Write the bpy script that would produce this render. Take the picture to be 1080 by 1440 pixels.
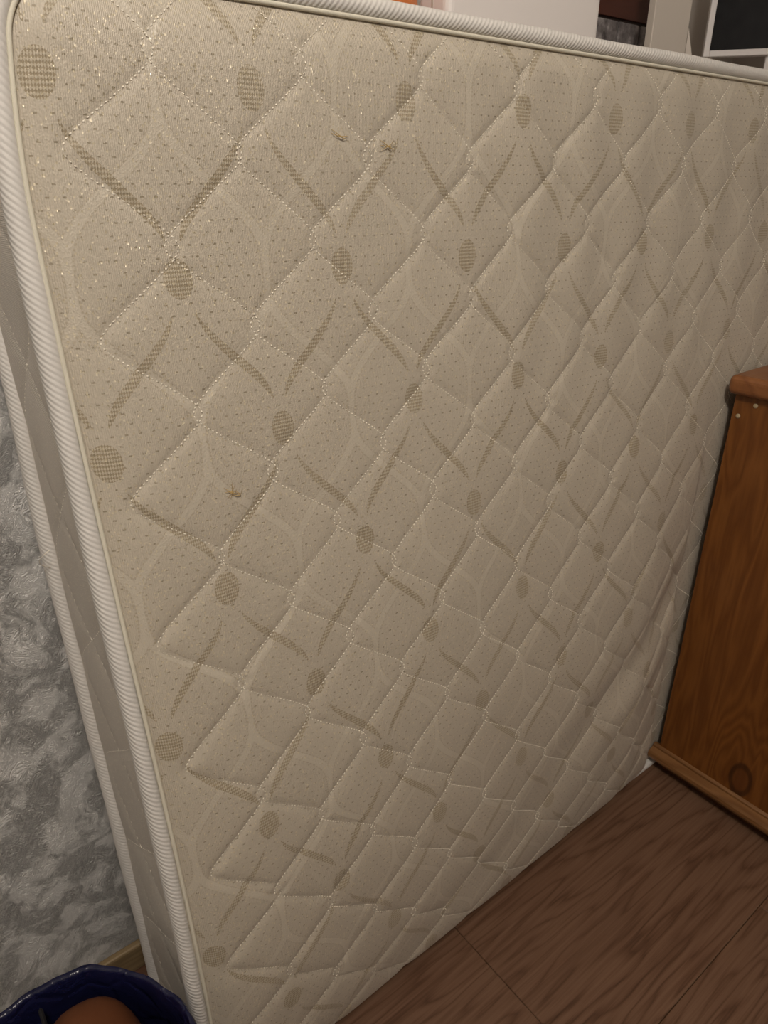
import bpy, bmesh, math, random
import numpy as np
from mathutils import Vector, Matrix

for o in list(bpy.data.objects):
    bpy.data.objects.remove(o, do_unlink=True)
scn = bpy.context.scene
COL = scn.collection
random.seed(7)
rng = np.random.default_rng(5)

# ------------------------------------------------------------------ camera
CAM = Vector((-0.1404, -0.5532, 1.2041))
R_ = Vector((0.78923942, -0.61408354, -0.0015952))
U_ = Vector((0.26184975, 0.33418555, 0.90540307))
F_ = Vector((0.55546004, 0.7149975, -0.42455003))
cd = bpy.data.cameras.new('camera')
cd.sensor_fit = 'VERTICAL'
cd.sensor_height = 36.0
cd.sensor_width = 27.0
cd.lens = 982.45 / 1440 * 36.0
cd.clip_start = 0.01
cam = bpy.data.objects.new('camera', cd)
m = Matrix.Identity(4)
for i in range(3):
    m[i][0] = R_[i]; m[i][1] = U_[i]; m[i][2] = -F_[i]; m[i][3] = CAM[i]
cam.matrix_world = m
COL.objects.link(cam)
scn.camera = cam

# ------------------------------------------------------------------ light and exposure
vs = scn.view_settings
vs.view_transform = 'Standard'
vs.look = 'None'
vs.gamma = 1.0
vs.use_curve_mapping = False
vs.exposure = 0.06
scn.display_settings.display_device = 'sRGB'

w = bpy.data.worlds.new('room_ambient')
scn.world = w
w.use_nodes = True
w.node_tree.nodes['Background'].inputs[0].default_value = (0.0, 0.0, 0.0, 1)
w.node_tree.nodes['Background'].inputs[1].default_value = 0.0

# the room's own ceiling lamp, out of the picture behind and above the photographer
ld = bpy.data.lights.new('ceiling_lamp_offscreen', 'POINT')
ld.energy = 50.0
ld.color = (1.0, 0.93, 0.84)
ld.shadow_soft_size = 0.10
lo = bpy.data.objects.new('ceiling_lamp_offscreen', ld)
lo.location = (-0.25, -1.00, 2.22)
COL.objects.link(lo)

# ------------------------------------------------------------------ helpers
def link(o, parent=None):
    COL.objects.link(o)
    if parent is not None:
        o.parent = parent
    return o

def tag(o, label, cat, group=None):
    o['label'] = label
    o['category'] = cat
    if group:
        o['group'] = group
    return o

def empty(name, loc=(0, 0, 0), rz=0.0):
    o = bpy.data.objects.new(name, None)
    o.empty_display_size = 0.05
    o.location = loc
    o.rotation_euler = (0, 0, rz)
    return link(o)

def mesh_np(name, V, Fq, mat, parent=None, uv=None, smooth=True):
    """V (n,3) array, Fq (k,4) or (k,3) int array, one material, optional per-vertex uv"""
    me = bpy.data.meshes.new(name)
    V = np.asarray(V, dtype=np.float32); Fq = np.asarray(Fq, dtype=np.int32)
    k = Fq.shape[1]
    me.vertices.add(len(V)); me.vertices.foreach_set('co', V.ravel())
    me.loops.add(Fq.size); me.loops.foreach_set('vertex_index', Fq.ravel())
    me.polygons.add(len(Fq))
    me.polygons.foreach_set('loop_start', np.arange(0, Fq.size, k, dtype=np.int32))
    me.polygons.foreach_set('loop_total', np.full(len(Fq), k, dtype=np.int32))
    me.update(calc_edges=True)
    if uv is not None:
        ul = me.uv_layers.new(name='UVMap')
        ul.data.foreach_set('uv', np.asarray(uv, dtype=np.float32)[Fq.ravel()].ravel())
    me.validate()
    if smooth:
        me.polygons.foreach_set('use_smooth', np.ones(len(me.polygons), dtype=bool))
    me.materials.append(mat)
    return link(bpy.data.objects.new(name, me), parent)

def bm_obj(name, bm, mat, parent=None, smooth=False):
    me = bpy.data.meshes.new(name)
    bmesh.ops.recalc_face_normals(bm, faces=bm.faces)
    bm.to_mesh(me); bm.free()
    if smooth:
        me.polygons.foreach_set('use_smooth', np.ones(len(me.polygons), dtype=bool))
    me.materials.append(mat)
    return link(bpy.data.objects.new(name, me), parent)

def box_bm(lo_, hi_, bevel=0.0, seg=2, bm=None):
    bm = bm or bmesh.new()
    lo_ = Vector(lo_); hi_ = Vector(hi_)
    r = bmesh.ops.create_cube(bm, size=1.0)
    vsq = r['verts']
    c = (lo_ + hi_) / 2; d = hi_ - lo_
    for v in vsq:
        v.co = Vector((c.x + v.co.x * d.x, c.y + v.co.y * d.y, c.z + v.co.z * d.z))
    if bevel > 0:
        es = list({e for v in vsq for e in v.link_edges})
        bmesh.ops.bevel(bm, geom=es, offset=bevel, segments=seg, profile=0.5, affect='EDGES')
    return bm

def box(name, lo_, hi_, mat, parent=None, bevel=0.0, seg=2, smooth=False):
    return bm_obj(name, box_bm(lo_, hi_, bevel, seg), mat, parent, smooth)

def grid_faces(nr, nc, wrap_c=False, wrap_r=False):
    r = np.arange(nr if wrap_r else nr - 1); c = np.arange(nc if wrap_c else nc - 1)
    rr, cc = np.meshgrid(r, c, indexing='ij')
    r2 = (rr + 1) % nr; c2 = (cc + 1) % nc
    return np.stack([rr * nc + cc, rr * nc + c2, r2 * nc + c2, r2 * nc + cc], -1).reshape(-1, 4)

def sweep(name, P, rad, mat, parent=None, n=10, closed=False):
    """round tube along points P (k,3), radius array or number"""
    P = np.asarray(P, float); k = len(P)
    rad = np.full(k, rad) if np.isscalar(rad) else np.asarray(rad)
    if closed:
        T = np.roll(P, -1, 0) - np.roll(P, 1, 0)
    else:
        T = np.gradient(P, axis=0)
    T /= np.linalg.norm(T, axis=1)[:, None] + 1e-12
    N = np.zeros_like(P)
    ref = np.array([0, 0, 1.0]) if abs(T[0, 2]) < 0.9 else np.array([1.0, 0, 0])
    prev = np.cross(np.cross(T[0], ref), T[0])
    for i in range(k):
        v = prev - T[i] * (prev @ T[i]); v /= np.linalg.norm(v); N[i] = v; prev = v
    B = np.cross(T, N)
    a = np.linspace(0, 2 * np.pi, n, endpoint=False)
    V = P[:, None, :] + rad[:, None, None] * (np.cos(a)[None, :, None] * N[:, None, :] + np.sin(a)[None, :, None] * B[:, None, :])
    V = V.reshape(-1, 3)
    Fq = grid_faces(k, n, wrap_c=True, wrap_r=closed)
    o = mesh_np(name, V, Fq, mat, parent)
    if not closed:
        bm = bmesh.new(); bm.from_mesh(o.data)
        bm.verts.ensure_lookup_table()
        bm.faces.new([bm.verts[i] for i in range(n)][::-1])
        bm.faces.new([bm.verts[(k - 1) * n + i] for i in range(n)])
        bm.to_mesh(o.data); bm.free()
    return o

def sstep(a, b, x):
    t = np.clip((x - a) / (b - a), 0, 1)
    return t * t * (3 - 2 * t)

# ------------------------------------------------------------------ node material kit
class NB:
    def __init__(self, name):
        self.m = bpy.data.materials.new(name)
        self.m.use_nodes = True
        self.t = self.m.node_tree
        self.N = self.t.nodes; self.L = self.t.links
        self.bsdf = self.N['Principled BSDF']
    def put(self, sock, v):
        if isinstance(v, bpy.types.NodeSocket):
            self.L.new(v, sock)
        else:
            if isinstance(v, (tuple, list)) and len(v) == 3 and sock.type == 'RGBA':
                v = (*v, 1)
            sock.default_value = v
    def mth(self, op, a, b=0.0, c=None):
        n = self.N.new('ShaderNodeMath'); n.operation = op
        self.put(n.inputs[0], a); self.put(n.inputs[1], b)
        if c is not None: self.put(n.inputs[2], c)
        return n.outputs[0]
    def add(self, a, b): return self.mth('ADD', a, b)
    def sub(self, a, b): return self.mth('SUBTRACT', a, b)
    def mul(self, a, b): return self.mth('MULTIPLY', a, b)
    def div(self, a, b): return self.mth('DIVIDE', a, b)
    def lt(self, a, b): return self.mth('LESS_THAN', a, b)
    def gt(self, a, b): return self.mth('GREATER_THAN', a, b)
    def ab(self, a): return self.mth('ABSOLUTE', a)
    def sin(self, a): return self.mth('SINE', a)
    def mx(self, a, b): return self.mth('MAXIMUM', a, b)
    def mn(self, a, b): return self.mth('MINIMUM', a, b)
    def floor(self, a): return self.mth('FLOOR', a)
    def fract(self, a): return self.mth('FRACT', a)
    def step(self, e0, e1, x):
        n = self.N.new('ShaderNodeMapRange'); n.interpolation_type = 'SMOOTHSTEP'
        self.put(n.inputs[0], x); self.put(n.inputs[1], e0); self.put(n.inputs[2], e1)
        n.inputs[3].default_value = 0; n.inputs[4].default_value = 1
        return n.outputs[0]
    def coord(self, kind='Object'):
        n = self.N.new('ShaderNodeTexCoord'); return n.outputs[kind]
    def sep(self, v):
        n = self.N.new('ShaderNodeSeparateXYZ'); self.L.new(v, n.inputs[0]); return n.outputs
    def comb(self, x, y, z=0.0):
        n = self.N.new('ShaderNodeCombineXYZ')
        self.put(n.inputs[0], x); self.put(n.inputs[1], y); self.put(n.inputs[2], z)
        return n.outputs[0]
    def noise(self, vec, scale, detail=2.0, rough=0.5, dist=0.0, out=0):
        n = self.N.new('ShaderNodeTexNoise')
        self.L.new(vec, n.inputs['Vector'])
        n.inputs['Scale'].default_value = scale; n.inputs['Detail'].default_value = detail
        n.inputs['Roughness'].default_value = rough; n.inputs['Distortion'].default_value = dist
        return n.outputs[out]
    def voro(self, vec, scale, feature='F1', out=0):
        n = self.N.new('ShaderNodeTexVoronoi'); n.feature = feature
        self.L.new(vec, n.inputs['Vector']); n.inputs['Scale'].default_value = scale
        return n.outputs[out]
    def mix(self, f, a, b, mode='MIX'):
        n = self.N.new('ShaderNodeMix'); n.data_type = 'RGBA'; n.blend_type = mode
        self.put(n.inputs[0], f); self.put(n.inputs[6], a); self.put(n.inputs[7], b)
        return n.outputs[2]
    def ramp(self, f, stops):
        n = self.N.new('ShaderNodeValToRGB'); self.put(n.inputs[0], f)
        cr = n.color_ramp
        while len(cr.elements) < len(stops): cr.elements.new(0.5)
        for e, (p, c) in zip(cr.elements, stops):
            e.position = p; e.color = (*c, 1)
        return n.outputs[0]
    def bump(self, h, strength=0.5, dist=0.001, nrm=None):
        n = self.N.new('ShaderNodeBump'); self.put(n.inputs['Height'], h)
        n.inputs['Strength'].default_value = strength; n.inputs['Distance'].default_value = dist
        if nrm is not None: self.L.new(nrm, n.inputs['Normal'])
        return n.outputs[0]
    def out(self, col=None, rough=None, nrm=None, spec=None, metal=None, sheen=None):
        b = self.bsdf
        if col is not None: self.put(b.inputs['Base Color'], col)
        if rough is not None: self.put(b.inputs['Roughness'], rough)
        if nrm is not None: self.L.new(nrm, b.inputs['Normal'])
        if spec is not None: self.put(b.inputs['Specular IOR Level'], spec)
        if metal is not None: self.put(b.inputs['Metallic'], metal)
        if sheen is not None: self.put(b.inputs['Sheen Weight'], sheen)
        return self.m

def plain(name, col, rough=0.5, spec=0.4, var=0.08, bs=60, bstr=0.15):
    n = NB(name)
    v = n.coord()
    f = n.noise(v, 9, 3)
    c = n.mix(f, tuple(x * (1 - var) for x in col), tuple(min(1, x * (1 + var)) for x in col))
    return n.out(c, rough, n.bump(n.noise(v, bs, 3), bstr, 0.001), spec)

# damask mattress ticking: dimples, olive strands and discs, satin strands, all in metres of uv
PX, PS2 = 0.1745, 0.1495        # motif pitch across, half pitch down
def ticking(name, base=(0.535, 0.475, 0.385), motif=True):
    n = NB(name)
    uv = n.coord('UV')
    wob = n.noise(uv, 14, 1, out=1)
    wsp = n.sep(wob)
    X, Y, _ = n.sep(uv)
    x = n.add(X, n.mul(n.sub(wsp[0], 0.5), 0.004))
    s = n.add(Y, n.mul(n.sub(wsp[1], 0.5), 0.004))
    blot = n.noise(uv, 5, 3)
    col = n.mix(blot, tuple(c * 0.93 for c in base), tuple(min(1, c * 1.05) for c in base))
    h = None
    # fine upright rib of the weave
    rib = n.sin(n.mul(X, 2 * math.pi / 0.0017))
    ribn = n.mul(rib, n.noise(n.comb(n.mul(X, 1.0), n.mul(Y, 0.35)), 900, 1))
    if motif:
        tau0 = n.div(n.sub(1.279, s), PS2)
        j = n.floor(tau0)
        tau = n.fract(tau0)
        xs = n.add(n.sub(x, 0.1965), n.mul(j, PX / 2))
        fr = n.fract(n.add(n.div(xs, PX), 0.5))
        xm = n.mul(n.ab(n.sub(fr, 0.5)), PX)            # 0 .. PX/2
        def ell(dx, dt):
            a = n.div(dx, 0.0130); b = n.div(n.mul(dt, PS2), 0.0175)
            return n.lt(n.add(n.mul(a, a), n.mul(b, b)), 1.0)
        disc = n.mx(ell(xm, tau), ell(n.sub(PX / 2, xm), n.sub(1.0, tau)))
        S1 = n.step(0.13, 0.86, tau)
        d1 = n.ab(n.sub(xm, n.add(0.009, n.mul(S1, PX / 2 - 0.014))))
        lf = n.div(n.sub(tau, 0.205), 0.585)
        env = n.mx(n.mul(n.mul(lf, n.sub(1.0, lf)), 4.0), 0.0)
        env = n.mul(env, n.add(0.72, n.mul(lf, 0.5)))
        w1 = n.add(n.mul(env, 0.0056), n.mul(n.gt(env, 0.001), 0.0006))
        strand = n.lt(d1, w1)
        olive = n.mx(strand, disc)
        # open net weave inside the olive figures
        a = 2 * math.pi / 0.0044
        net = n.mul(n.sin(n.mul(n.add(X, n.mul(Y, 0.6)), a)), n.sin(n.mul(n.sub(X, n.mul(Y, 0.6)), a)))
        net = n.step(-0.25, 0.25, net)
        # satin strands
        S2 = n.step(0.12, 0.88, tau)
        c2 = n.mul(n.sub(1.0, S2), PX / 2)
        d2 = n.ab(n.sub(xm, c2))
        w2 = n.add(0.0026, n.mul(n.mul(tau, n.sub(1.0, tau)), 0.012))
        satin = n.mul(n.lt(d2, w2), n.sub(1.0, olive))
        rim = n.mul(n.lt(n.ab(n.sub(d2, n.add(w2, 0.0014))), 0.0009), n.gt(n.sin(n.mul(Y, 2 * math.pi / 0.004)), 0.0))
        # dimples: little dark dashes in staggered rows
        row = n.div(Y, 0.0096)
        ry = n.fract(row)
        cx = n.fract(n.add(n.div(X, 0.0118), n.mul(n.floor(row), 0.5)))
        dim = n.mul(n.lt(n.ab(n.sub(ry, 0.5)), 0.075), n.lt(n.ab(n.sub(cx, 0.5)), 0.125))
        dim = n.mul(dim, n.sub(1.0, n.mx(olive, n.lt(d2, n.add(w2, 0.003)))))
        keep = n.gt(n.noise(uv, 420, 0), 0.40)
        dim = n.mul(dim, keep)
        # the colours are rubbed unevenly, in patches
        worn = n.step(0.30, 0.75, blot)
        olv = n.mix(net, (0.255, 0.198, 0.108), (0.52, 0.45, 0.34))
        col = n.mix(n.mul(olive, n.add(0.62, n.mul(worn, 0.16))), col, olv)
        col = n.mix(n.mul(satin, 0.42), col, (0.60, 0.545, 0.45))
        col = n.mix(n.mul(rim, 0.30), col, (0.30, 0.24, 0.14))
        col = n.mix(n.mul(dim, n.add(0.52, n.mul(worn, 0.22))), col, (0.20, 0.16, 0.09))
        h = n.sub(n.add(n.mul(ribn, n.sub(0.6, n.mul(satin, 0.5))), n.mul(n.mul(olive, net), 0.7)), n.mul(dim, 1.2))
        rough = n.add(0.52, n.mul(olive, -0.10))
        rough = n.sub(rough, n.mul(satin, 0.06))
    else:
        h = n.mul(ribn, 0.6); rough = 0.6
    cell = n.N.new('ShaderNodeTexVoronoi')
    n.L.new(n.comb(X, n.mul(Y, 0.75)), cell.inputs['Vector']); cell.inputs['Scale'].default_value = 780
    rc = n.sep(cell.outputs['Color'])
    h = n.add(h, n.mul(cell.outputs['Distance'], 0.9))
    nr = n.bump(h, 0.55, 0.0006)
    # a few lustrous gold threads with facets of their own
    lurex = n.gt(rc[2], 0.945)
    k = n.add(0.07, n.mul(lurex, 0.42))
    tilt = n.comb(n.mul(n.sub(rc[0], 0.5), k), 0.0, n.mul(n.sub(rc[1], 0.5), k))
    va = n.N.new('ShaderNodeVectorMath'); va.operation = 'ADD'
    n.L.new(nr, va.inputs[0]); n.L.new(tilt, va.inputs[1])
    vn = n.N.new('ShaderNodeVectorMath'); vn.operation = 'NORMALIZE'
    n.L.new(va.outputs[0], vn.inputs[0])
    col = n.mix(n.mul(lurex, 0.5), col, (0.70, 0.61, 0.42))
    if isinstance(rough, float):
        rough = n.sub(rough, n.mul(lurex, 0.28))
    else:
        rough = n.sub(rough, n.mul(lurex, 0.16))
    return n.out(col, rough, vn.outputs[0], 0.5, metal=n.mul(lurex, 0.12), sheen=0.08)

M_TICK = ticking('damask_ticking')
M_BORDER = ticking('border_ticking', (0.60, 0.55, 0.48), motif=False)
def cloth(name, col, freq=1200, rough=0.65, spec=0.3):
    n = NB(name)
    v = n.coord()
    f = n.noise(v, freq, 1)
    c = n.mix(n.noise(v, 20, 3), tuple(x * 0.9 for x in col), col)
    return n.out(c, rough, n.bump(f, 0.35, 0.0006), spec)
def twill():
    n = NB('white_twill_tape')
    v = n.coord('UV')
    a, th, _ = n.sep(v)
    rib = n.sin(n.mul(n.add(a, n.mul(th, 0.0080)), 2 * math.pi / 0.0058))
    c = n.mix(n.noise(n.coord(), 20, 3), (0.66, 0.635, 0.60), (0.76, 0.73, 0.69))
    return n.out(c, 0.65, n.bump(n.add(rib, n.mul(n.noise(n.coord(), 1200, 1), 0.5)), 0.24, 0.0010), 0.3)
M_TAPE = twill()
M_SEAM = cloth('cream_selvedge', (0.74, 0.70, 0.58))
M_THREAD = cloth('pale_thread', (0.90, 0.84, 0.72), rough=0.5)
M_SNAG = cloth('tan_fibre', (0.42, 0.29, 0.11))

# ------------------------------------------------------------------ materials of the room
def wallpaper():
    n = NB('silver_crushed_wallpaper')
    v = n.coord()
    X, Y, Z = n.sep(v)
    p = n.comb(X, Z, 0.0)
    wv = n.noise(p, 9, 3, 0.55, out=1)
    ws = n.sep(wv)
    q = n.comb(n.add(X, n.mul(ws[0], 0.10)), n.add(Z, n.mul(ws[1], 0.10)))
    patch = n.step(0.44, 0.58, n.noise(q, 17, 4, 0.62, 0.4))
    # curling embossed hairs: contour lines of a warped noise
    cont = n.noise(q, 26, 3, 0.6, 1.2)
    hair = n.ab(n.sin(n.mul(cont, 95.0)))
    fib = n.noise(n.comb(n.add(X, n.mul(cont, 0.05)), n.add(Z, n.mul(cont, 0.09))), 240, 3, 0.7, 0.6)
    fine = n.mul(n.step(0.35, 0.75, fib), n.add(0.5, n.mul(hair, 0.5)))
    dark = n.mul(n.sub(1.0, patch), n.step(0.30, 0.62, fib))
    col = n.mix(patch, (0.56, 0.55, 0.53), (0.78, 0.765, 0.74))
    col = n.mix(n.mul(dark, 0.60), col, (0.20, 0.195, 0.185))
    sil = n.step(0.62, 0.72, fib)
    col = n.mix(n.mul(sil, 0.65), col, (0.92, 0.91, 0.89))
    nr = n.bump(n.add(fine, n.mul(hair, 0.45)), 0.65, 0.003)
    return n.out(col, n.sub(0.55, n.mul(sil, 0.2)), nr, 0.6, metal=n.mul(sil, 0.25))
M_PAPER = wallpaper()
M_WHITEWALL = plain('white_wall_paint', (0.60, 0.55, 0.50), 0.7, 0.3, 0.04, 120, 0.1)

def oak():
    n = NB('laminate_oak')
    v = n.coord()
    oi = n.N.new('ShaderNodeObjectInfo')
    rnd = oi.outputs['Random']
    X, Y, Z = n.sep(v)
    big = n.noise(n.comb(n.mul(X, 0.8), n.mul(Y, 7.5), n.mul(rnd, 37.0)), 1.9, 3, 0.45, 0.1)
    rings = n.ab(n.sub(n.mul(n.fract(n.mul(big, 13.0)), 2.0), 1.0))
    rings = n.mul(n.mth('POWER', rings, 2.5), n.add(0.35, n.noise(n.comb(n.mul(X, 2.2), n.mul(Y, 9.0), n.mul(rnd, 9.0)), 1.0, 2)))
    fib = n.noise(n.comb(n.mul(X, 6.0), n.mul(Y, 330.0), n.mul(rnd, 11.0)), 1.0, 4, 0.7)
    band = n.noise(n.comb(n.mul(X, 0.8), n.mul(Y, 9.0), n.mul(rnd, 5.0)), 2.0, 2)
    g = n.add(n.mul(n.sub(1.0, rings), 0.40), n.mul(fib, 0.72))
    col = n.ramp(g, [(0.25, (0.052, 0.022, 0.012)), (0.52, (0.130, 0.064, 0.036)), (0.85, (0.215, 0.120, 0.074))])
    col = n.mix(n.mul(band, 0.5), col, (0.105, 0.054, 0.030))
    nr = n.bump(n.add(fib, n.mul(rings, 0.3)), 0.25, 0.0006)
    return n.out(col, n.add(0.38, n.mul(fib, 0.2)), nr, 0.4)
M_OAK = oak()
M_UNDER = plain('dark_underlay', (0.02, 0.015, 0.012), 0.9, 0.1)

def pine(name, axis='Z', knot=None, c0=(0.145, 0.046, 0.008), c1=(0.255, 0.095, 0.020)):
    """stained pine, grain along axis; knot = (a, b) centre across and along the grain"""
    n = NB(name)
    X, Y, Z = n.sep(n.coord())
    along, across, third = {'Z': (Z, Y, X), 'Y': (Y, Z, X), 'X': (X, Z, Y)}[axis]
    if knot:
        da = n.sub(across, knot[0]); db = n.mul(n.sub(along, knot[1]), 0.55)
        r = n.mth('SQRT', n.add(n.mul(da, da), n.mul(db, db)))
        pull = n.mul(n.step(0.11, 0.012, r), 0.9)
    base = n.noise(n.comb(n.mul(along, 1.1), n.mul(across, 9.0), n.mul(third, 3.0)), 1.6, 3, 0.55, 0.2)
    if knot:
        base = n.add(base, n.mul(pull, 0.45))
    rings = n.ab(n.sub(n.fract(n.mul(base, 9.0)), 0.5))
    fib = n.noise(n.comb(n.mul(along, 9.0), n.mul(across, 230.0), n.mul(third, 230.0)), 1.0, 3, 0.6)
    g = n.add(n.mul(rings, 1.0), n.mul(fib, 0.5))
    col = n.mix(n.step(0.1, 0.9, g), c0, c1)
    cloud = n.noise(n.comb(n.mul(along, 2.0), n.mul(across, 7.0), third), 2.0, 2)
    col = n.mix(n.mul(cloud, 0.55), col, tuple(a * 0.75 for a in c0))
    if knot:
        ring = n.mul(n.step(0.026, 0.021, r), n.step(0.012, 0.018, r))
        core = n.step(0.020, 0.010, r)
        col = n.mix(n.mul(core, 0.65), col, (0.11, 0.035, 0.010))
        col = n.mix(n.mul(ring, n.add(0.45, n.mul(fib, 0.6))), col, (0.03, 0.010, 0.004))
    return n.out(col, n.add(0.30, n.mul(fib, 0.15)), n.bump(fib, 0.15, 0.0005), 0.45)
M_PINE_SIDE = pine('stained_pine_side', 'Z', knot=(-0.176, 0.105))
M_PINE_TOP = pine('stained_pine_top', 'X', c0=(0.20, 0.070, 0.022), c1=(0.32, 0.13, 0.044))
M_PINE_EDGE = pine('stained_pine_moulding', 'Y', c0=(0.17, 0.072, 0.022), c1=(0.29, 0.14, 0.052))
M_PINE_FRONT = pine('stained_pine_front', 'X')
M_PINE_DARK = pine('stained_pine_base', 'Y', c0=(0.07, 0.028, 0.008), c1=(0.13, 0.055, 0.018))
M_SKIRT = pine('tan_skirting', 'X', c0=(0.20, 0.135, 0.065), c1=(0.33, 0.24, 0.13))

# ------------------------------------------------------------------ the setting
WY = 0.3035            # face of the wall behind the mattress
AX0, AX1, AZ0, AZ1, AY = 0.20, 2.30, 1.28, 2.10, 0.80   # niche above the mattress
XW, XE, YS, CEIL = -1.6, 2.45, -2.4, 2.5
def structure(o):
    o['kind'] = 'structure'
    return o
# wall with the niche cut out of it: four slabs in one wall mesh
bm = bmesh.new()
for lo_, hi_ in (((XW, WY, 0), (AX0, WY + 0.6, CEIL)), ((AX1, WY, 0), (XE, WY + 0.6, CEIL)),
                 ((AX0, WY, 0), (AX1, WY + 0.6, AZ0 - 0.02)), ((AX0, WY, AZ1), (AX1, WY + 0.6, CEIL))):
    box_bm(lo_, hi_, bm=bm)
wall_back = structure(bm_obj('wall_back', bm, M_PAPER))
bm = bmesh.new()
box_bm((AX0, AY, AZ0 - 0.02), (AX1, AY + 0.03, AZ1), bm=bm)
box_bm((AX0, WY, AZ0 - 0.02), (AX1, AY, AZ0), bm=bm)
box_bm((AX0, WY, AZ0), (AX0 + 0.015, AY, AZ1), bm=bm)
box_bm((AX1 - 0.015, WY, AZ0), (AX1, AY, AZ1), bm=bm)
box_bm((AX0, WY, AZ1 - 0.015), (AX1, AY, AZ1), bm=bm)
niche = structure(bm_obj('trim_1', bm, M_WHITEWALL))
wall_right = structure(box('wall_right', (XE, YS, 0), (XE + 0.1, WY + 0.6, CEIL), M_WHITEWALL))
structure(box('wall_left', (XW - 0.1, YS, 0), (XW, WY, CEIL), M_PAPER))
structure(box('wall_front', (XW - 0.1, YS - 0.1, 0), (XE + 0.1, YS, CEIL), M_PAPER))
structure(box('ceiling', (XW - 0.1, YS - 0.1, CEIL), (XE + 0.1, WY + 0.6, CEIL + 0.1), M_WHITEWALL))
structure(box('baseboard_back', (XW, WY - 0.014, 0.0), (XE, WY - 0.0005, 0.056), M_SKIRT, bevel=0.004))

floor = structure(box('floor', (XW, YS, -0.03), (XE, WY, -0.009), M_UNDER))
PW, PL = 0.33, 1.38
rows = [(0.03, WY - 0.001)] + [(0.03 - PW * (k + 1), 0.03 - PW * k) for k in range(7)]
offs = [0.1, 0.46, 0.93, 0.2, 0.66, 1.1, 0.35, 0.8]
cache = {}
for (ya, yb), of in zip(rows, offs):
    xs = [of + PL * k for k in range(-3, 4)]
    for xa, xb in zip(xs[:-1], xs[1:]):
        a_ = max(xa, XW); b_ = min(xb, XE)
        if b_ - a_ < 0.02: continue
        key = (round(b_ - a_, 3), round(yb - ya, 3))
        if key not in cache:
            hx, hy = (b_ - a_) / 2 - 0.0004, (yb - ya) / 2 - 0.0004
            o = bm_obj('plank', box_bm((-hx, -hy, -0.009), (hx, hy, 0.0), 0.0012, 1), M_OAK, floor)
            cache[key] = o.data
        else:
            o = link(bpy.data.objects.new('plank', cache[key]), floor)
        o.location = ((a_ + b_) / 2, (ya + yb) / 2, 0)

# ------------------------------------------------------------------ mattress
L_, H_, T_ = 1.90, 1.35, 0.222
S0 = 0.0125              # lowest seam line above the floor
RC = 0.050
SL = math.sin(0.0558)
B1, B2 = 0.02214, 0.02237
def Mp(x, s, t):
    """mattress space (along, up, back) to the world"""
    x = np.asarray(x, float); s = np.asarray(s, float); t = np.asarray(t, float)
    wgt = np.clip(1 - t / T_, 0, 1)
    hid = sstep(0.84, 1.05, x)
    back = 0.010
    bow = -back + B1 * 4 * s * (H_ - s) / H_ ** 2 + B2 * s * (H_ - s) * (H_ - 2 * s) * 4
    # pushed back where the chest of drawers stands against it
    dent = hid * 0.036 * (1 - sstep(0.40, 0.85, s)) * (0.35 + 0.65 * sstep(0.0, 0.22, s))
    tuck = 0.022 * (1 - sstep(0.0, 0.075, s)) * (1 - 0.9 * hid)
    # the upper end corner is pulled in a little
    x = x + 0.018 * np.clip((s - 1.17) / 0.18, 0, 1) ** 2 * np.clip(1 - x / 0.14, 0, 1)
    y = s * SL + t - wgt * bow + wgt * dent + wgt * tuck
    return np.stack(np.broadcast_arrays(x, y, s), -1)

def press(V):
    """the soft face gives way where the chest of drawers is pushed against it"""
    x, z = V[..., 0], V[..., 2]
    ymin = -0.09 + 0.118 * sstep(0.92, 1.050, x) - 0.25 * sstep(0.86, 1.05, z)
    k = 0.004
    V[..., 1] = ymin + k * np.logaddexp(0.0, (V[..., 1] - ymin) / k)
    return V

def outline(n, r=RC, inset=0.0):
    """n points round the seam line, anticlockwise from the low left corner, plus outward normals, arc length"""
    x0, x1, s0, s1 = inset, L_ - inset, S0 + inset, H_ - inset
    segs = []
    W = x1 - x0 - 2 * r; Hh = s1 - s0 - 2 * r; q = r * math.pi / 2
    tot = 2 * W + 2 * Hh + 4 * q
    a = np.arange(n) * tot / n
    P = np.zeros((n, 2)); N = np.zeros((n, 2))
    for i, d in enumerate(a):
        if d < W: P[i] = (x0 + r + d, s0); N[i] = (0, -1); continue
        d -= W
        if d < q: t = -math.pi / 2 + d / r; P[i] = (x1 - r + r * math.cos(t), s0 + r + r * math.sin(t)); N[i] = (math.cos(t), math.sin(t)); continue
        d -= q
        if d < Hh: P[i] = (x1, s0 + r + d); N[i] = (1, 0); continue
        d -= Hh
        if d < q: t = d / r; P[i] = (x1 - r + r * math.cos(t), s1 - r + r * math.sin(t)); N[i] = (math.cos(t), math.sin(t)); continue
        d -= q
        if d < W: P[i] = (x1 - r - d, s1); N[i] = (0, 1); continue
        d -= W
        if d < q: t = math.pi / 2 + d / r; P[i] = (x0 + r + r * math.cos(t), s1 - r + r * math.sin(t)); N[i] = (math.cos(t), math.sin(t)); continue
        d -= q
        if d < Hh: P[i] = (x0, s1 - r - d); N[i] = (-1, 0); continue
        d -= Hh
        t = math.pi + d / r; P[i] = (x0 + r + r * math.cos(t), s0 + r + r * math.sin(t)); N[i] = (math.cos(t), math.sin(t))
    return P, N, a, tot

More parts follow.
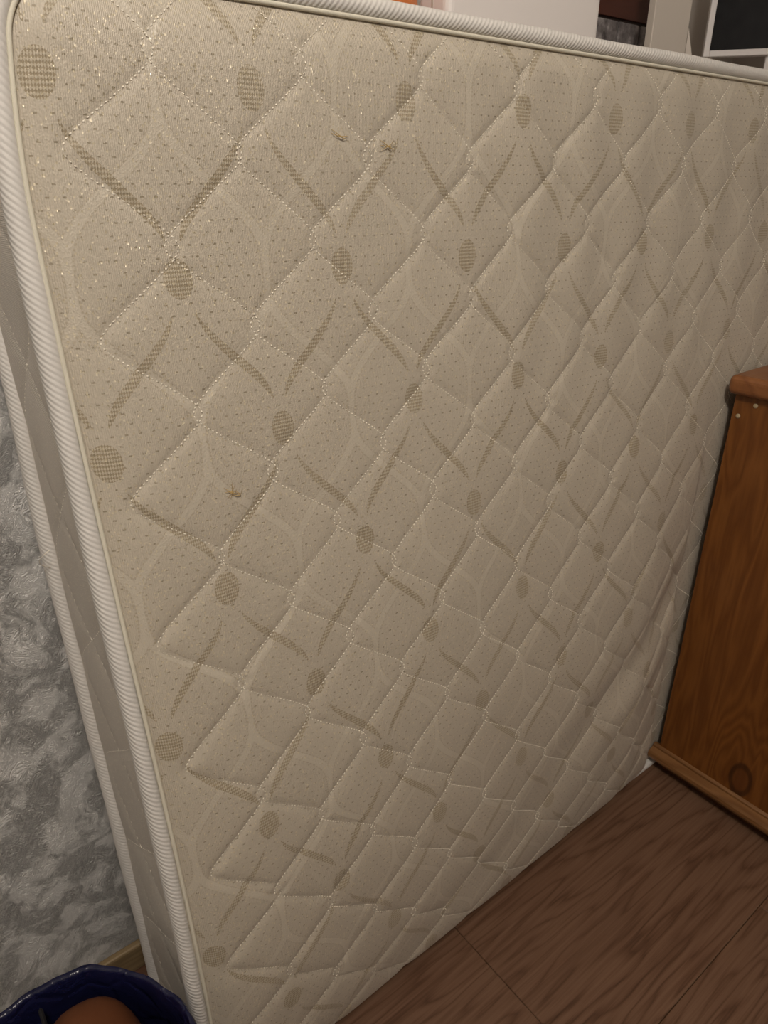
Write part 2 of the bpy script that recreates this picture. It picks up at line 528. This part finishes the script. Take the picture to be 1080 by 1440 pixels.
# quilting: mirrored zigzag seams that overlap in a small eye where they meet
QX0, QPX, QS0, QPS = 0.1089, 0.0711, 1.3013, 0.1455
QA = QPX / 2 + 0.0044
def seam_x(k, s):
    ph = 2 * np.pi * (s - QS0) / QPS + (np.pi if k % 2 else 0.0)
    g = np.arcsin(0.915 * np.cos(ph)) / np.arcsin(0.915)
    c = QX0 + (k + 0.5) * QPX
    wobx = 0.0016 * np.sin(9.1 * s + k * 2.3) + 0.0010 * np.sin(31 * s + k * 1.1)
    return c - QA * g + wobx
KS = list(range(-1, 25))
def edge_dist(x, s):
    cx, cs = L_ / 2, (S0 + H_) / 2
    qx = np.abs(x - cx) - (L_ / 2 - RC); qs = np.abs(s - cs) - ((H_ - S0) / 2 - RC)
    return -(np.sqrt(np.maximum(qx, 0) ** 2 + np.maximum(qs, 0) ** 2) + np.minimum(np.maximum(qx, qs), 0) - RC)
def height(x, s):
    d = np.maximum(edge_dist(x, s), 0)
    q = np.full(np.shape(x), 1.0)
    for k in KS:
        X = seam_x(k, s); dX = (seam_x(k, s + 1e-4) - X) / 1e-4
        q = np.minimum(q, np.abs(x - X) / np.sqrt(1 + dX * dX))
    fade = sstep(0.006, 0.03, d)
    e = 0.0135 * (1 - np.exp(-d / 0.020)) + 0.004 * sstep(0, 0.12, d)
    puff = 0.0026 * (1 - np.exp(-q / 0.011)) + 0.0016 * (1 - np.exp(-q / 0.0026))
    puff = puff * fade * (0.8 + 0.25 * np.sin(7 * x + 3 * s)) 
    rip = 0.0018 * np.sin(2 * np.pi * (x + 0.12 * np.sin(4 * s)) / 0.105) * sstep(0.35, 0.7, x) * sstep(0.75, 1.15, s)
    # slack folds running down to the left from the chest
    ln = (s - (0.36 + 0.55 * (x - 0.72)))
    fold = -0.010 * np.exp(-((ln + 0.01) / 0.045) ** 2) * sstep(0.50, 0.85, x) + 0.006 * np.exp(-((ln + 0.11) / 0.05) ** 2) * sstep(0.45, 0.8, x)
    ln2 = (s - (0.11 + 0.35 * (x - 0.3)))
    fold += -0.004 * np.exp(-(ln2 / 0.05) ** 2) * sstep(0.10, 0.35, x)
    lump = 0.0022 * np.sin(5.3 * x + 1.0) * np.sin(6.1 * s + 0.4) + 0.0012 * np.sin(13 * x + 4 * s) * np.sin(11 * s)
    return e + puff + (rip + fold + lump) * sstep(0, 0.06, d)

mat_root = empty('mattress', (0.95, 0.11, 0.0))
tag(mat_root, 'quilted cream mattress with damask pattern standing on its side against the wall', 'mattress')
bpy.context.view_layer.update()
OFF = np.array([0.95, 0.11, 0.0])
def madd(name, V, Fq, mat, parent, uv=None):
    return mesh_np(name, np.asarray(V) - (OFF if parent is mat_root else OFF), Fq, mat, parent, uv)

nx, ns = 640, 452
sg = S0 + (H_ - S0) * np.linspace(0, 1, ns)
ug = np.linspace(0, 1, nx)
def half_ext(s):
    dd = np.minimum(s - S0, H_ - s)
    c = np.where(dd < RC, RC - np.sqrt(np.maximum(RC ** 2 - (RC - dd) ** 2, 0)), 0)
    return c
inset = half_ext(sg)
XX = inset[:, None] + (L_ - 2 * inset)[:, None] * ug[None, :]
SS = np.repeat(sg[:, None], nx, 1)
hh = height(XX, SS)
V = Mp(XX, SS, np.zeros_like(XX)); V[..., 1] -= hh
press(V)
Fq = grid_faces(ns, nx)
front = madd('front_panel', V.reshape(-1, 3), Fq, M_TICK, mat_root, np.stack([XX, SS], -1).reshape(-1, 2))
# back panel, coarser
nb, mb = 120, 90
sgb = S0 + (H_ - S0) * np.linspace(0, 1, mb); insb = half_ext(sgb)
XB = insb[:, None] + (L_ - 2 * insb)[:, None] * np.linspace(0, 1, nb)[None, :]
SB = np.repeat(sgb[:, None], nb, 1)
VB = Mp(XB, SB, np.full_like(XB, T_)); VB[..., 1] += 0.004 * (1 - np.exp(-np.maximum(edge_dist(XB, SB), 0) / 0.03))
VB[..., 1] = np.minimum(VB[..., 1], WY - 0.002)
madd('back_panel', VB.reshape(-1, 3), grid_faces(mb, nb)[:, ::-1], M_TICK, mat_root, np.stack([XB, SB], -1).reshape(-1, 2))

# side border with its own quilting wave
no, nt = 1600, 36
P, N, A, TOT = outline(no)
tt = np.linspace(0.004, T_ - 0.004, nt)
AA, TT = np.meshgrid(A, tt, indexing='ij')
def border_seam(a, k):
    ph = (a / 0.30 + k * 0.5) % 1.0
    tri = np.abs(ph * 2 - 1)
    return 0.03 + (T_ - 0.06) * np.arcsin(0.96 * np.cos(np.pi * (1 - tri))) / np.arcsin(0.96) * 0.5 + (T_ - 0.06) * 0.5
def border_h(a, t):
    q = np.full(np.shape(a), 1.0)
    for k in (0, 1):
        b = border_seam(a, k); db = (border_seam(a + 1e-4, k) - b) / 1e-4
        q = np.minimum(q, np.abs(t - b) / np.sqrt(1 + db * db))
    e = np.minimum(t, T_ - t)
    return 0.006 * (1 - np.exp(-e / 0.02)) + (0.0022 * (1 - np.exp(-q / 0.010)) + 0.0012 * np.sin(a * 17) * np.sin(t * 30 + a * 5)) * sstep(0, 0.02, e) - 0.003
BH = border_h(AA, TT)
def border_pt(a_i, t, h):
    px = P[a_i, 0] + N[a_i, 0] * h; ps = P[a_i, 1] + N[a_i, 1] * h
    return px, np.maximum(ps, 0.001)
PXg = P[:, None, 0] + N[:, None, 0] * BH
PSg = np.maximum(P[:, None, 1] + N[:, None, 1] * BH, 0.001)
VS = Mp(PXg, PSg, TT); VS[..., 1] = np.minimum(VS[..., 1], WY - 0.002)
border = madd('side_border', VS.reshape(-1, 3), grid_faces(no, nt, wrap_r=True), M_BORDER, mat_root, np.stack([AA, TT], -1).reshape(-1, 2))

# corded tape along both seams: diagonal ribs are modelled
def piping(name, tc, amp, seed, parent, nrm_off=0.004):
    n = 3000; nr = 21
    P, N, A, TOT = outline(n)
    r_ = np.random.default_rng(seed)
    wn = np.zeros(n); wt = np.zeros(n)
    for f in (3, 5, 9, 14, 22, 31):
        wn += r_.normal() * np.sin(2 * np.pi * f * A / TOT + r_.uniform(0, 6)) / f ** 0.6
        wt += r_.normal() * np.sin(2 * np.pi * f * A / TOT + r_.uniform(0, 6)) / f ** 0.6
    wn *= amp * 0.6; wt *= amp
    th = np.linspace(-1.25 * np.pi, 0.75 * np.pi, nr)     # starts and ends on the hidden inner side
    rad = 0.0103 + 0.0004 * np.sin(A * 23)[:, None] + 0 * th[None, :]
    on = np.cos(th)[None, :] * rad * 0.95; ot = np.sin(th)[None, :] * rad * 1.08
    UVt = np.stack(np.meshgrid(A, th, indexing='ij'), -1).reshape(-1, 2)
    px = P[:, None, 0] + N[:, None, 0] * (on + nrm_off + wn[:, None])
    ps = np.maximum(P[:, None, 1] + N[:, None, 1] * (on + nrm_off + wn[:, None]), 0.0012)
    V = Mp(px, ps, np.zeros_like(px) + tc)
    V[..., 1] += ot + wt[:, None]
    if tc < T_ / 2: V[..., 1] += 0.012 * sstep(0.98, 1.05, V[..., 0]) * (1 - sstep(0.3, 0.6, V[..., 2])) * sstep(0.024, 0.05, V[..., 2])
    V[..., 1] = np.minimum(V[..., 1], WY - 0.0015)
    return madd(name, V.reshape(-1, 3), grid_faces(n, nr, wrap_r=True), M_TAPE, parent, UVt)
pf = piping('corded_tape', 0.004, 0.0016, 3, mat_root)
pf['label'] = 'white ribbed tape round the front seam'
pb = piping('corded_tape', T_ - 0.010, 0.0034, 8, mat_root)
pb['label'] = 'white ribbed tape round the rear seam'
# thin selvedge between the front tape and the ticking
n = 1800
P2, N2, A2, TOT2 = outline(n)
th = np.linspace(0, 2 * np.pi, 8, endpoint=False)
on = np.cos(th)[None, :] * 0.0021; ot = np.sin(th)[None, :] * 0.0018
px = P2[:, None, 0] + N2[:, None, 0] * (on - 0.0052); ps = P2[:, None, 1] + N2[:, None, 1] * (on - 0.0052)
V = Mp(px, ps, np.zeros_like(px)); V[..., 1] += ot - 0.0058
V[..., 1] += 0.016 * sstep(0.98, 1.05, V[..., 0]) * (1 - sstep(0.3, 0.6, V[..., 2]))
madd('selvedge', V.reshape(-1, 3), grid_faces(n, 8, wrap_c=True, wrap_r=True), M_SEAM, pf)

# quilting thread: one small stitch after another
def stitches(paths, name, parent, half=0.00095):
    VV = []; FF = []; base = 0
    tmpl = np.array([[0, 1, 2], [0, 2, 3], [0, 3, 4], [0, 4, 1], [5, 2, 1], [5, 3, 2], [5, 4, 3], [5, 1, 4]])
    for A_, B_, Nn in paths:           # start, end, normal arrays
        Tn = B_ - A_
        W_ = np.cross(Nn, Tn); W_ /= np.linalg.norm(W_, axis=1)[:, None] + 1e-12
        C_ = (A_ + B_) / 2
        pts = np.stack([A_, C_ + W_ * half, C_ + Nn * half, C_ - W_ * half, C_ - Nn * half, B_], 1)
        k = len(A_)
        VV.append(pts.reshape(-1, 3))
        FF.append((tmpl[None] + (np.arange(k) * 6)[:, None, None] + base).reshape(-1, 3))
        base += k * 6
    o = madd(name, np.concatenate(VV), np.concatenate(FF), M_THREAD, parent)
    o['kind'] = 'stuff'
    return o
paths = []
for k in KS:
    s = np.linspace(S0, H_, 6000); x = seam_x(k, s)
    ds = np.sqrt(np.diff(s) ** 2 + np.diff(x) ** 2); al = np.concatenate([[0], np.cumsum(ds)])
    st = np.arange(0.002, al[-1] - 0.006, 0.0046)
    def at(v):
        return np.interp(v, al, x), np.interp(v, al, s)
    xa, sa = at(st); xb, sb = at(st + 0.0037)
    ok = (edge_dist(xa, sa) > 0.010) & (edge_dist(xb, sb) > 0.010)
    xa, sa, xb, sb = xa[ok], sa[ok], xb[ok], sb[ok]
    A_ = Mp(xa, sa, 0 * xa); A_[:, 1] -= height(xa, sa) + 0.0004
    B_ = Mp(xb, sb, 0 * xb); B_[:, 1] -= height(xb, sb) + 0.0004
    press(A_); press(B_)
    Nn = np.tile(np.array([0, -1.0, 0]), (len(A_), 1))
    paths.append((A_, B_, Nn))
stitches(paths, 'quilting_thread', front)
paths = []
for k in (0, 1):
    st = np.arange(0, TOT - 0.01, 0.006)
    def bpt(a):
        t = border_seam(a, k)
        x = np.interp(a, A, P[:, 0]); s = np.interp(a, A, P[:, 1])
        nx_ = np.interp(a, A, N[:, 0]); ns_ = np.interp(a, A, N[:, 1])
        h = border_h(a, t) + 0.0002
        return Mp(x + nx_ * h, np.maximum(s + ns_ * h, 0.001), t), np.stack([nx_, 0 * nx_, ns_], -1)
    A_, Nn = bpt(st); B_, _ = bpt(st + 0.0045)
    ok = (A_[:, 2] > 0.03)
    paths.append((A_[ok], B_[ok], Nn[ok]))
stitches(paths, 'border_thread', border, 0.0006)

# pulled, frayed threads in the ticking
def snag(cx, cs, dirs, ln):
    bm = bmesh.new()
    for dx, dsn in dirs:
        pts = []
        for i in range(7):
            u = i / 6
            x = cx + dx * ln * (u - 0.5); s = cs + dsn * ln * (u - 0.5) + 0.0012 * math.sin(5 * u + dx * 9)
            p = Mp(x, s, 0.0); hgt = float(height(np.array([x]), np.array([s]))[0]) + 0.0005 + 0.0022 * math.sin(math.pi * u)
            p = p.copy(); p[1] -= hgt
            pts.append(Vector(p) - Vector(OFF))
        prev = None
        for i, p in enumerate(pts):
            r = 0.00055 * (1 - abs(i / 3 - 1) * 0.7)
            ring = [bm.verts.new(p + Vector((r * math.cos(a) * 0.5, r * math.sin(a), r * math.cos(a)))) for a in (0, 2.09, 4.19)]
            if prev:
                for a in range(3):
                    bm.faces.new((prev[a], prev[(a + 1) % 3], ring[(a + 1) % 3], ring[a]))
            else:
                bm.faces.new(ring[::-1])
            prev = ring
        bm.faces.new(prev)
    return bm_obj('pulled_thread', bm, M_SNAG, front)
snag(0.287, 1.246, ((1.0, -0.15), (0.9, -0.35)), 0.020)
snag(0.345, 1.239, ((0.9, 0.1), (0.8, 0.6), (0.9, -0.4)), 0.020)
snag(0.129, 0.930, ((0.6, 0.7), (0.3, 1.0), (0.9, -0.5), (0.8, 0.1)), 0.016)
snag(0.136, 0.926, ((0.5, -0.9), (0.9, 0.3)), 0.012)
# one fibre hanging out of the rear tape
pts = []
for i in range(12):
    u = i / 11
    p = Mp(-0.012 - 0.012 * math.sin(3 * u), 0.80 + 0.035 * u, T_ - 0.02 - 0.03 * u)
    pts.append(np.array(p) - OFF)
sweep('loose_thread', pts, 0.0005, M_THREAD, pb, n=5)

# ------------------------------------------------------------------ chest of drawers
CX, CX2, CY, CYF = 1.079, 1.86, 0.012, -0.43
chest = empty('chest_of_drawers', (CX, CY, 0))
tag(chest, 'honey-brown pine chest of drawers standing close against the cream mattress', 'chest of drawers')
bpy.context.view_layer.update()
co = Vector((CX, CY, 0))
def cbox(name, lo_, hi_, mat, parent=chest, bevel=0.0, seg=2, smooth=False):
    bm = box_bm(lo_, hi_, bevel, seg)
    for v in bm.verts: v.co -= co
    return bm_obj(name, bm, mat, parent, smooth)
# side panels use world-size coordinates of their own: shift the knot accordingly
cbox('side_panel', (CX, CYF, 0.062), (CX + 0.02, CY, 0.873), M_PINE_SIDE, bevel=0.0015)
cbox('side_panel', (CX2 - 0.02, CYF, 0.062), (CX2, CY, 0.873), M_PINE_SIDE, bevel=0.0015)
cbox('back_board', (CX + 0.02, CY - 0.008, 0.062), (CX2 - 0.02, CY - 0.002, 0.873), M_PINE_DARK)
cbox('top_board', (CX - 0.018, CYF - 0.022, 0.873), (CX2 + 0.018, CY + 0.010, 0.907), M_PINE_TOP, bevel=0.011, seg=4, smooth=False)
cbox('base_frame', (CX + 0.012, CYF + 0.012, 0.0), (CX2 - 0.012, CY - 0.012, 0.036), M_PINE_DARK)
cbox('bottom_board', (CX + 0.02, CYF, 0.062), (CX2 - 0.02, CY - 0.008, 0.078), M_PINE_DARK)
def moulding(name, a, b, out):
    """half-round strip from a to b standing out from the carcass along out"""
    bm = bmesh.new()
    prof = [(-0.004, 0.0), (0.012, 0.0), (0.0195, 0.004), (0.0225, 0.011), (0.022, 0.018), (0.0185, 0.0235), (0.011, 0.026),
            (0.0065, 0.0275), (0.0065, 0.032), (0.002, 0.035), (-0.004, 0.035)]
    a = Vector(a); b = Vector(b); out = Vector(out)
    r1 = [bm.verts.new(a + out * p[0] + Vector((0, 0, p[1])) - co) for p in prof]
    r2 = [bm.verts.new(b + out * p[0] + Vector((0, 0, p[1])) - co) for p in prof]
    for i in range(len(prof)):
        j = (i + 1) % len(prof)
        bm.faces.new((r1[i], r1[j], r2[j], r2[i]))
    bm.faces.new(r1); bm.faces.new(r2[::-1])
    return bm_obj(name, bm, M_PINE_EDGE, chest)
moulding('plinth_moulding', (CX, CY + 0.012, 0.032), (CX, CYF - 0.022, 0.032), (-1, 0, 0))
moulding('plinth_moulding', (CX2, CY + 0.012, 0.032), (CX2, CYF - 0.022, 0.032), (1, 0, 0))
moulding('plinth_moulding', (CX + 0.001, CYF, 0.032), (CX2 - 0.001, CYF, 0.032), (0, -1, 0))
def lathe(name, prof, mat, parent=None, n=24, loc=(0, 0, 0), axis='Z'):
    bm = bmesh.new(); rings = []
    for r, z in prof:
        ring = []
        for i in range(n):
            a = 2 * math.pi * i / n
            p = Vector((r * math.cos(a), r * math.sin(a), z))
            if axis == '-Y': p = Vector((p.x, -p.z, p.y))
            if axis == '-X': p = Vector((-p.z, p.x, p.y))
            ring.append(bm.verts.new(p + Vector(loc)))
        rings.append(ring)
    for a_, b_ in zip(rings[:-1], rings[1:]):
        for i in range(n):
            bm.faces.new((a_[i], a_[(i + 1) % n], b_[(i + 1) % n], b_[i]))
    bm.faces.new(rings[0][::-1]); bm.faces.new(rings[-1])
    return bm_obj(name, bm, mat, parent, True)
z0 = 0.083
for dh in (0.225, 0.20, 0.18, 0.155):
    d = cbox('drawer', (CX + 0.026, CYF - 0.004, z0), (CX2 - 0.026, CYF + 0.016, z0 + dh), M_PINE_FRONT, bevel=0.003)
    for kx in (0.2, 0.8):
        lathe('knob', [(0.009, 0), (0.008, 0.012), (0.016, 0.018), (0.019, 0.026), (0.013, 0.034), (0.004, 0.036)], M_PINE_TOP, d,
              loc=Vector((CX + (CX2 - CX) * kx, CYF - 0.004, z0 + dh / 2)) - co, axis='-Y')
    z0 += dh + 0.006
M_PLUG = plain('cream_plastic', (0.42, 0.33, 0.20), 0.35, 0.5)
for yy, zz in ((0.000, 0.834), (-0.026, 0.858)):
    lathe('screw_cap', [(0.0042, 0), (0.0042, 0.0006), (0.0036, 0.0016), (0.0015, 0.0020)], M_PLUG, chest, 14, Vector((CX, yy, zz)) - co, '-X')

# ------------------------------------------------------------------ blue bag with a brown pouch in it
def blue_film():
    n = NB('blue_plastic_film')
    v = n.coord()
    f = n.noise(v, 22, 4, 0.6, 1.0)
    cr = n.voro(v, 18, 'DISTANCE_TO_EDGE')
    c = n.mix(n.noise(v, 6, 2), (0.005, 0.006, 0.026), (0.009, 0.010, 0.045))
    return n.out(c, 0.24, n.bump(n.add(f, n.mul(n.step(0.0, 0.12, cr), 0.3)), 0.6, 0.008), 0.5)
M_BLUE = blue_film()
M_BROWN = cloth('rust_brown_suede', (0.13, 0.043, 0.015), 700, 0.7, 0.25)
M_BLACK = cloth('black_webbing', (0.012, 0.011, 0.012), 900, 0.6, 0.3)
BC = (-0.162, -0.050)
bag = empty('plastic_bag', (BC[0], BC[1], 0))
tag(bag, 'open blue plastic bag on the floor beside the end of the mattress', 'bag')
def bag_r(a):
    return 1 + 0.030 * math.sin(3 * a + 0.6) + 0.012 * math.sin(7 * a + 1.0) + 0.006 * math.sin(13 * a) + 0.004 * math.sin(23 * a + 2)
nA = 120
prof = [(0.30, 0.003), (0.80, 0.004), (0.96, 0.02), (1.02, 0.08), (0.99, 0.16), (1.01, 0.23), (1.0, 0.278), (1.0, 0.292), (0.975, 0.300), (0.945, 0.294),
        (0.935, 0.27), (0.945, 0.20), (0.915, 0.10), (0.90, 0.03), (0.5, 0.016), (0.1, 0.014)]
V = []
for fr, z in prof:
    for i in range(nA):
        a = 2 * math.pi * i / nA
        ww = 1 if z < 0.05 else 1 + 0.25 * (bag_r(a + z * 2) - 1)
        r = fr * (1 + (bag_r(a) - 1) * min(1, z / 0.1)) * ww
        wave = 0.008 * math.sin(2 * a + 0.5) + 0.003 * math.sin(5 * a + 1.7)
        V.append((0.138 * r * math.cos(a), 0.168 * r * math.sin(a), z * 1.13 + wave * max(0, (z - 0.1) / 0.2) if z > 0.1 else z * 1.13))
mesh_np('bag_film', V, grid_faces(len(prof), nA, wrap_c=True), M_BLUE, bag)
hp = []
for i in range(24):
    u = i / 23
    hp.append((-0.05 + 0.10 * u, -0.166 - 0.015 * math.sin(math.pi * u), 0.305 - 0.10 * math.sin(math.pi * u)))
sweep('bag_handle', hp, 0.006, M_BLUE, bag, n=8)

pouch = empty('brown_pouch', (BC[0] + 0.006, BC[1] + 0.038, 0.019))
tag(pouch, 'rust-brown soft pouch stuffed inside the blue plastic bag', 'pouch')
nu, nv = 48, 24
V = []
for j in range(nv):
    v_ = -math.pi / 2 + math.pi * j / (nv - 1)
    for i in range(nu):
        u = 2 * math.pi * i / nu
        cu, su = math.cos(u), math.sin(u); cv, sv = math.cos(v_), math.sin(v_)
        pw = lambda q, e: math.copysign(abs(q) ** e, q)
        x = 0.096 * pw(cv, 0.40) * pw(cu, 0.75); y = 0.094 * pw(cv, 0.40) * pw(su, 0.7); z = 0.168 + 0.166 * pw(sv, 0.45)
        dz = 0.0
        if sv > 0: dz = -0.014 * math.exp(-(x / 0.012) ** 2) + 0.010 * math.sin(40 * y + 1) * math.cos(30 * x) + 0.10 * min(0.0, x)
        V.append((x, y, z + dz))
mesh_np('pouch_body', V, grid_faces(nv, nu, wrap_c=True), M_BROWN, pouch)
bm = bmesh.new()
box_bm((-0.0025, -0.075, 0.308), (0.0025, 0.086, 0.331), 0.003, 1, bm)
bm_obj('seam', bm, M_BLACK, pouch)
hp = [(-0.078 + 0.06 * u, 0.020 + 0.03 * math.sin(math.pi * u), 0.334 + 0.004 * math.sin(math.pi * u)) for u in np.linspace(0, 1, 16)]
sweep('carry_strap', hp, 0.0055, M_BLACK, pouch, n=8)

# ------------------------------------------------------------------ things standing in the niche above the mattress
M_WHITE = plain('white_plastic', (0.88, 0.83, 0.81), 0.4, 0.4, 0.02, 40, 0.05)
M_CARD = plain('white_card', (0.62, 0.56, 0.50), 0.75, 0.2, 0.03, 90, 0.08)
M_ORANGE = plain('orange_glaze', (0.72, 0.22, 0.06), 0.4, 0.4, 0.06)
vase = empty('orange_vase', (0.600, 0.430, AZ0))
tag(vase, 'rounded orange vase in the niche behind the top of the mattress', 'vase')
lathe('vase_body', [(0.03, 0), (0.045, 0.01), (0.060, 0.05), (0.069, 0.10), (0.071, 0.14), (0.067, 0.175), (0.055, 0.21), (0.038, 0.235), (0.030, 0.25), (0.026, 0.25), (0.03, 0.23), (0.01, 0.2)], M_ORANGE, vase, 32)
lathe('vase_rim', [(0.028, 0.248), (0.034, 0.252), (0.034, 0.258), (0.028, 0.262)], M_ORANGE, vase, 32)

wb = empty('white_case', (0.855, 0.385, AZ0))
tag(wb, 'large plain white case with rounded edges between the orange vase and the stone print', 'case')
bm = box_bm((-0.175, -0.035, 0), (0.175, 0.035, 0.36), 0.012, 4)
bm_obj('case_shell', bm, M_WHITE, wb, False)
box('case_seam', (-0.1755, -0.002, 0.012), (0.1755, 0.002, 0.3605), M_CARD, wb)

def stone():
    n = NB('grey_printed_stone'); v = n.coord()
    f = n.noise(v, 45, 4, 0.6)
    return n.out(n.ramp(f, [(0.3, (0.06, 0.05, 0.05)), (0.55, (0.22, 0.20, 0.20)), (0.75, (0.50, 0.47, 0.46))]), 0.55, n.bump(f, 0.3, 0.002), 0.4)
def redwood():
    n = NB('dark_red_printed_brick'); X, Y, Z = n.sep(n.coord())
    f = n.noise(n.comb(n.mul(X, 10.0), Y, n.mul(Z, 60.0)), 1.0, 3)
    return n.out(n.mix(f, (0.055, 0.016, 0.010), (0.12, 0.040, 0.026)), 0.5, n.bump(f, 0.2, 0.001), 0.4)
M_STONE = stone(); M_RED = redwood()
pan = empty('brick_panel', (1.345, 0.53, AZ0))
tag(pan, 'panel of dark red bricks over grey stones between the white case and white carton', 'wall panel')
box('panel_board', (-0.10, 0.0, 0.0), (0.10, 0.015, 0.43), plain('dark_board', (0.03, 0.018, 0.015), 0.6), pan)
stx = [(-0.098, -0.03), (-0.026, 0.045), (0.052, 0.098)]
for a_, b_ in stx:
    box('stone', (a_, -0.007, 0.163), (b_, 0.001, 0.230), M_STONE, pan, 0.003, 2)
for a_, b_ in [(-0.098, -0.055), (-0.05, 0.02), (0.025, 0.098)]:
    box('stone', (a_, -0.007, 0.088), (b_, 0.001, 0.157), M_STONE, pan, 0.003, 2)
for a_, b_ in [(-0.098, 0.0), (0.005, 0.098)]:
    box('stone', (a_, -0.007, 0.004), (b_, 0.001, 0.082), M_STONE, pan, 0.003, 2)
for k, zb in enumerate((0.235, 0.283, 0.331, 0.379)):
    for a_, b_ in ([(-0.098, 0.098)] if k % 2 == 0 else [(-0.098, -0.02), (-0.016, 0.098)]):
        box('brick', (a_, -0.006, zb), (b_, 0.001, zb + 0.045), M_RED, pan, 0.002, 2)

car = empty('white_carton', (1.310, 0.40, AZ0), math.radians(-8))
tag(car, 'white carton with a folded flap beside the black screen', 'carton')
bm = box_bm((-0.045, 0.0, 0.0), (0.056, 0.018, 0.38), 0.0015, 1)
bm_obj('carton_body', bm, M_CARD, car)
bm = bmesh.new()
q = [(0.0565, 0.0, 0.205), (0.0565, 0.0, 0.0), (0.110, -0.035, 0.0), (0.0575, 0.002, 0.205), (0.0575, 0.002, 0.0), (0.111, -0.033, 0.0)]
vv = [bm.verts.new(p) for p in q]
bm.faces.new(vv[:3]); bm.faces.new(vv[3:][::-1])
for i in range(3):
    j = (i + 1) % 3
    bm.faces.new((vv[i], vv[j], vv[3 + j], vv[3 + i]))
bm_obj('flap', bm, M_CARD, car)

scr = empty('framed_screen', (1.779, 0.60, AZ0), math.radians(-52))
tag(scr, 'black screen in a white frame standing at the right end of the niche', 'screen')
M_SCREEN = NB('black_glass').out((0.004, 0.004, 0.006), 0.06, None, 0.4)
ZB = 0.214
FW, FH = 0.36, 0.27
bm = bmesh.new()
box_bm((0, 0, ZB), (0.014, 0.03, ZB + FH), 0.0015, 1, bm)
box_bm((FW - 0.014, 0, ZB), (FW, 0.03, ZB + FH), 0.0015, 1, bm)
box_bm((0.014, 0, ZB), (FW - 0.014, 0.03, ZB + 0.014), 0.0015, 1, bm)
box_bm((0.014, 0, ZB + FH - 0.014), (FW - 0.014, 0.03, ZB + FH), 0.0015, 1, bm)
bm_obj('frame', bm, M_WHITE, scr)
box('screen_pane', (0.014, 0.006, ZB + 0.014), (FW - 0.014, 0.028, ZB + FH - 0.014), M_SCREEN, scr)
box('stand_neck', (FW / 2 - 0.03, 0.012, 0.008), (FW / 2 + 0.03, 0.026, ZB + 0.002), M_WHITE, scr, 0.002)
box('stand_foot', (FW / 2 - 0.09, -0.03, 0.0), (FW / 2 + 0.09, 0.07, 0.010), M_WHITE, scr, 0.003)
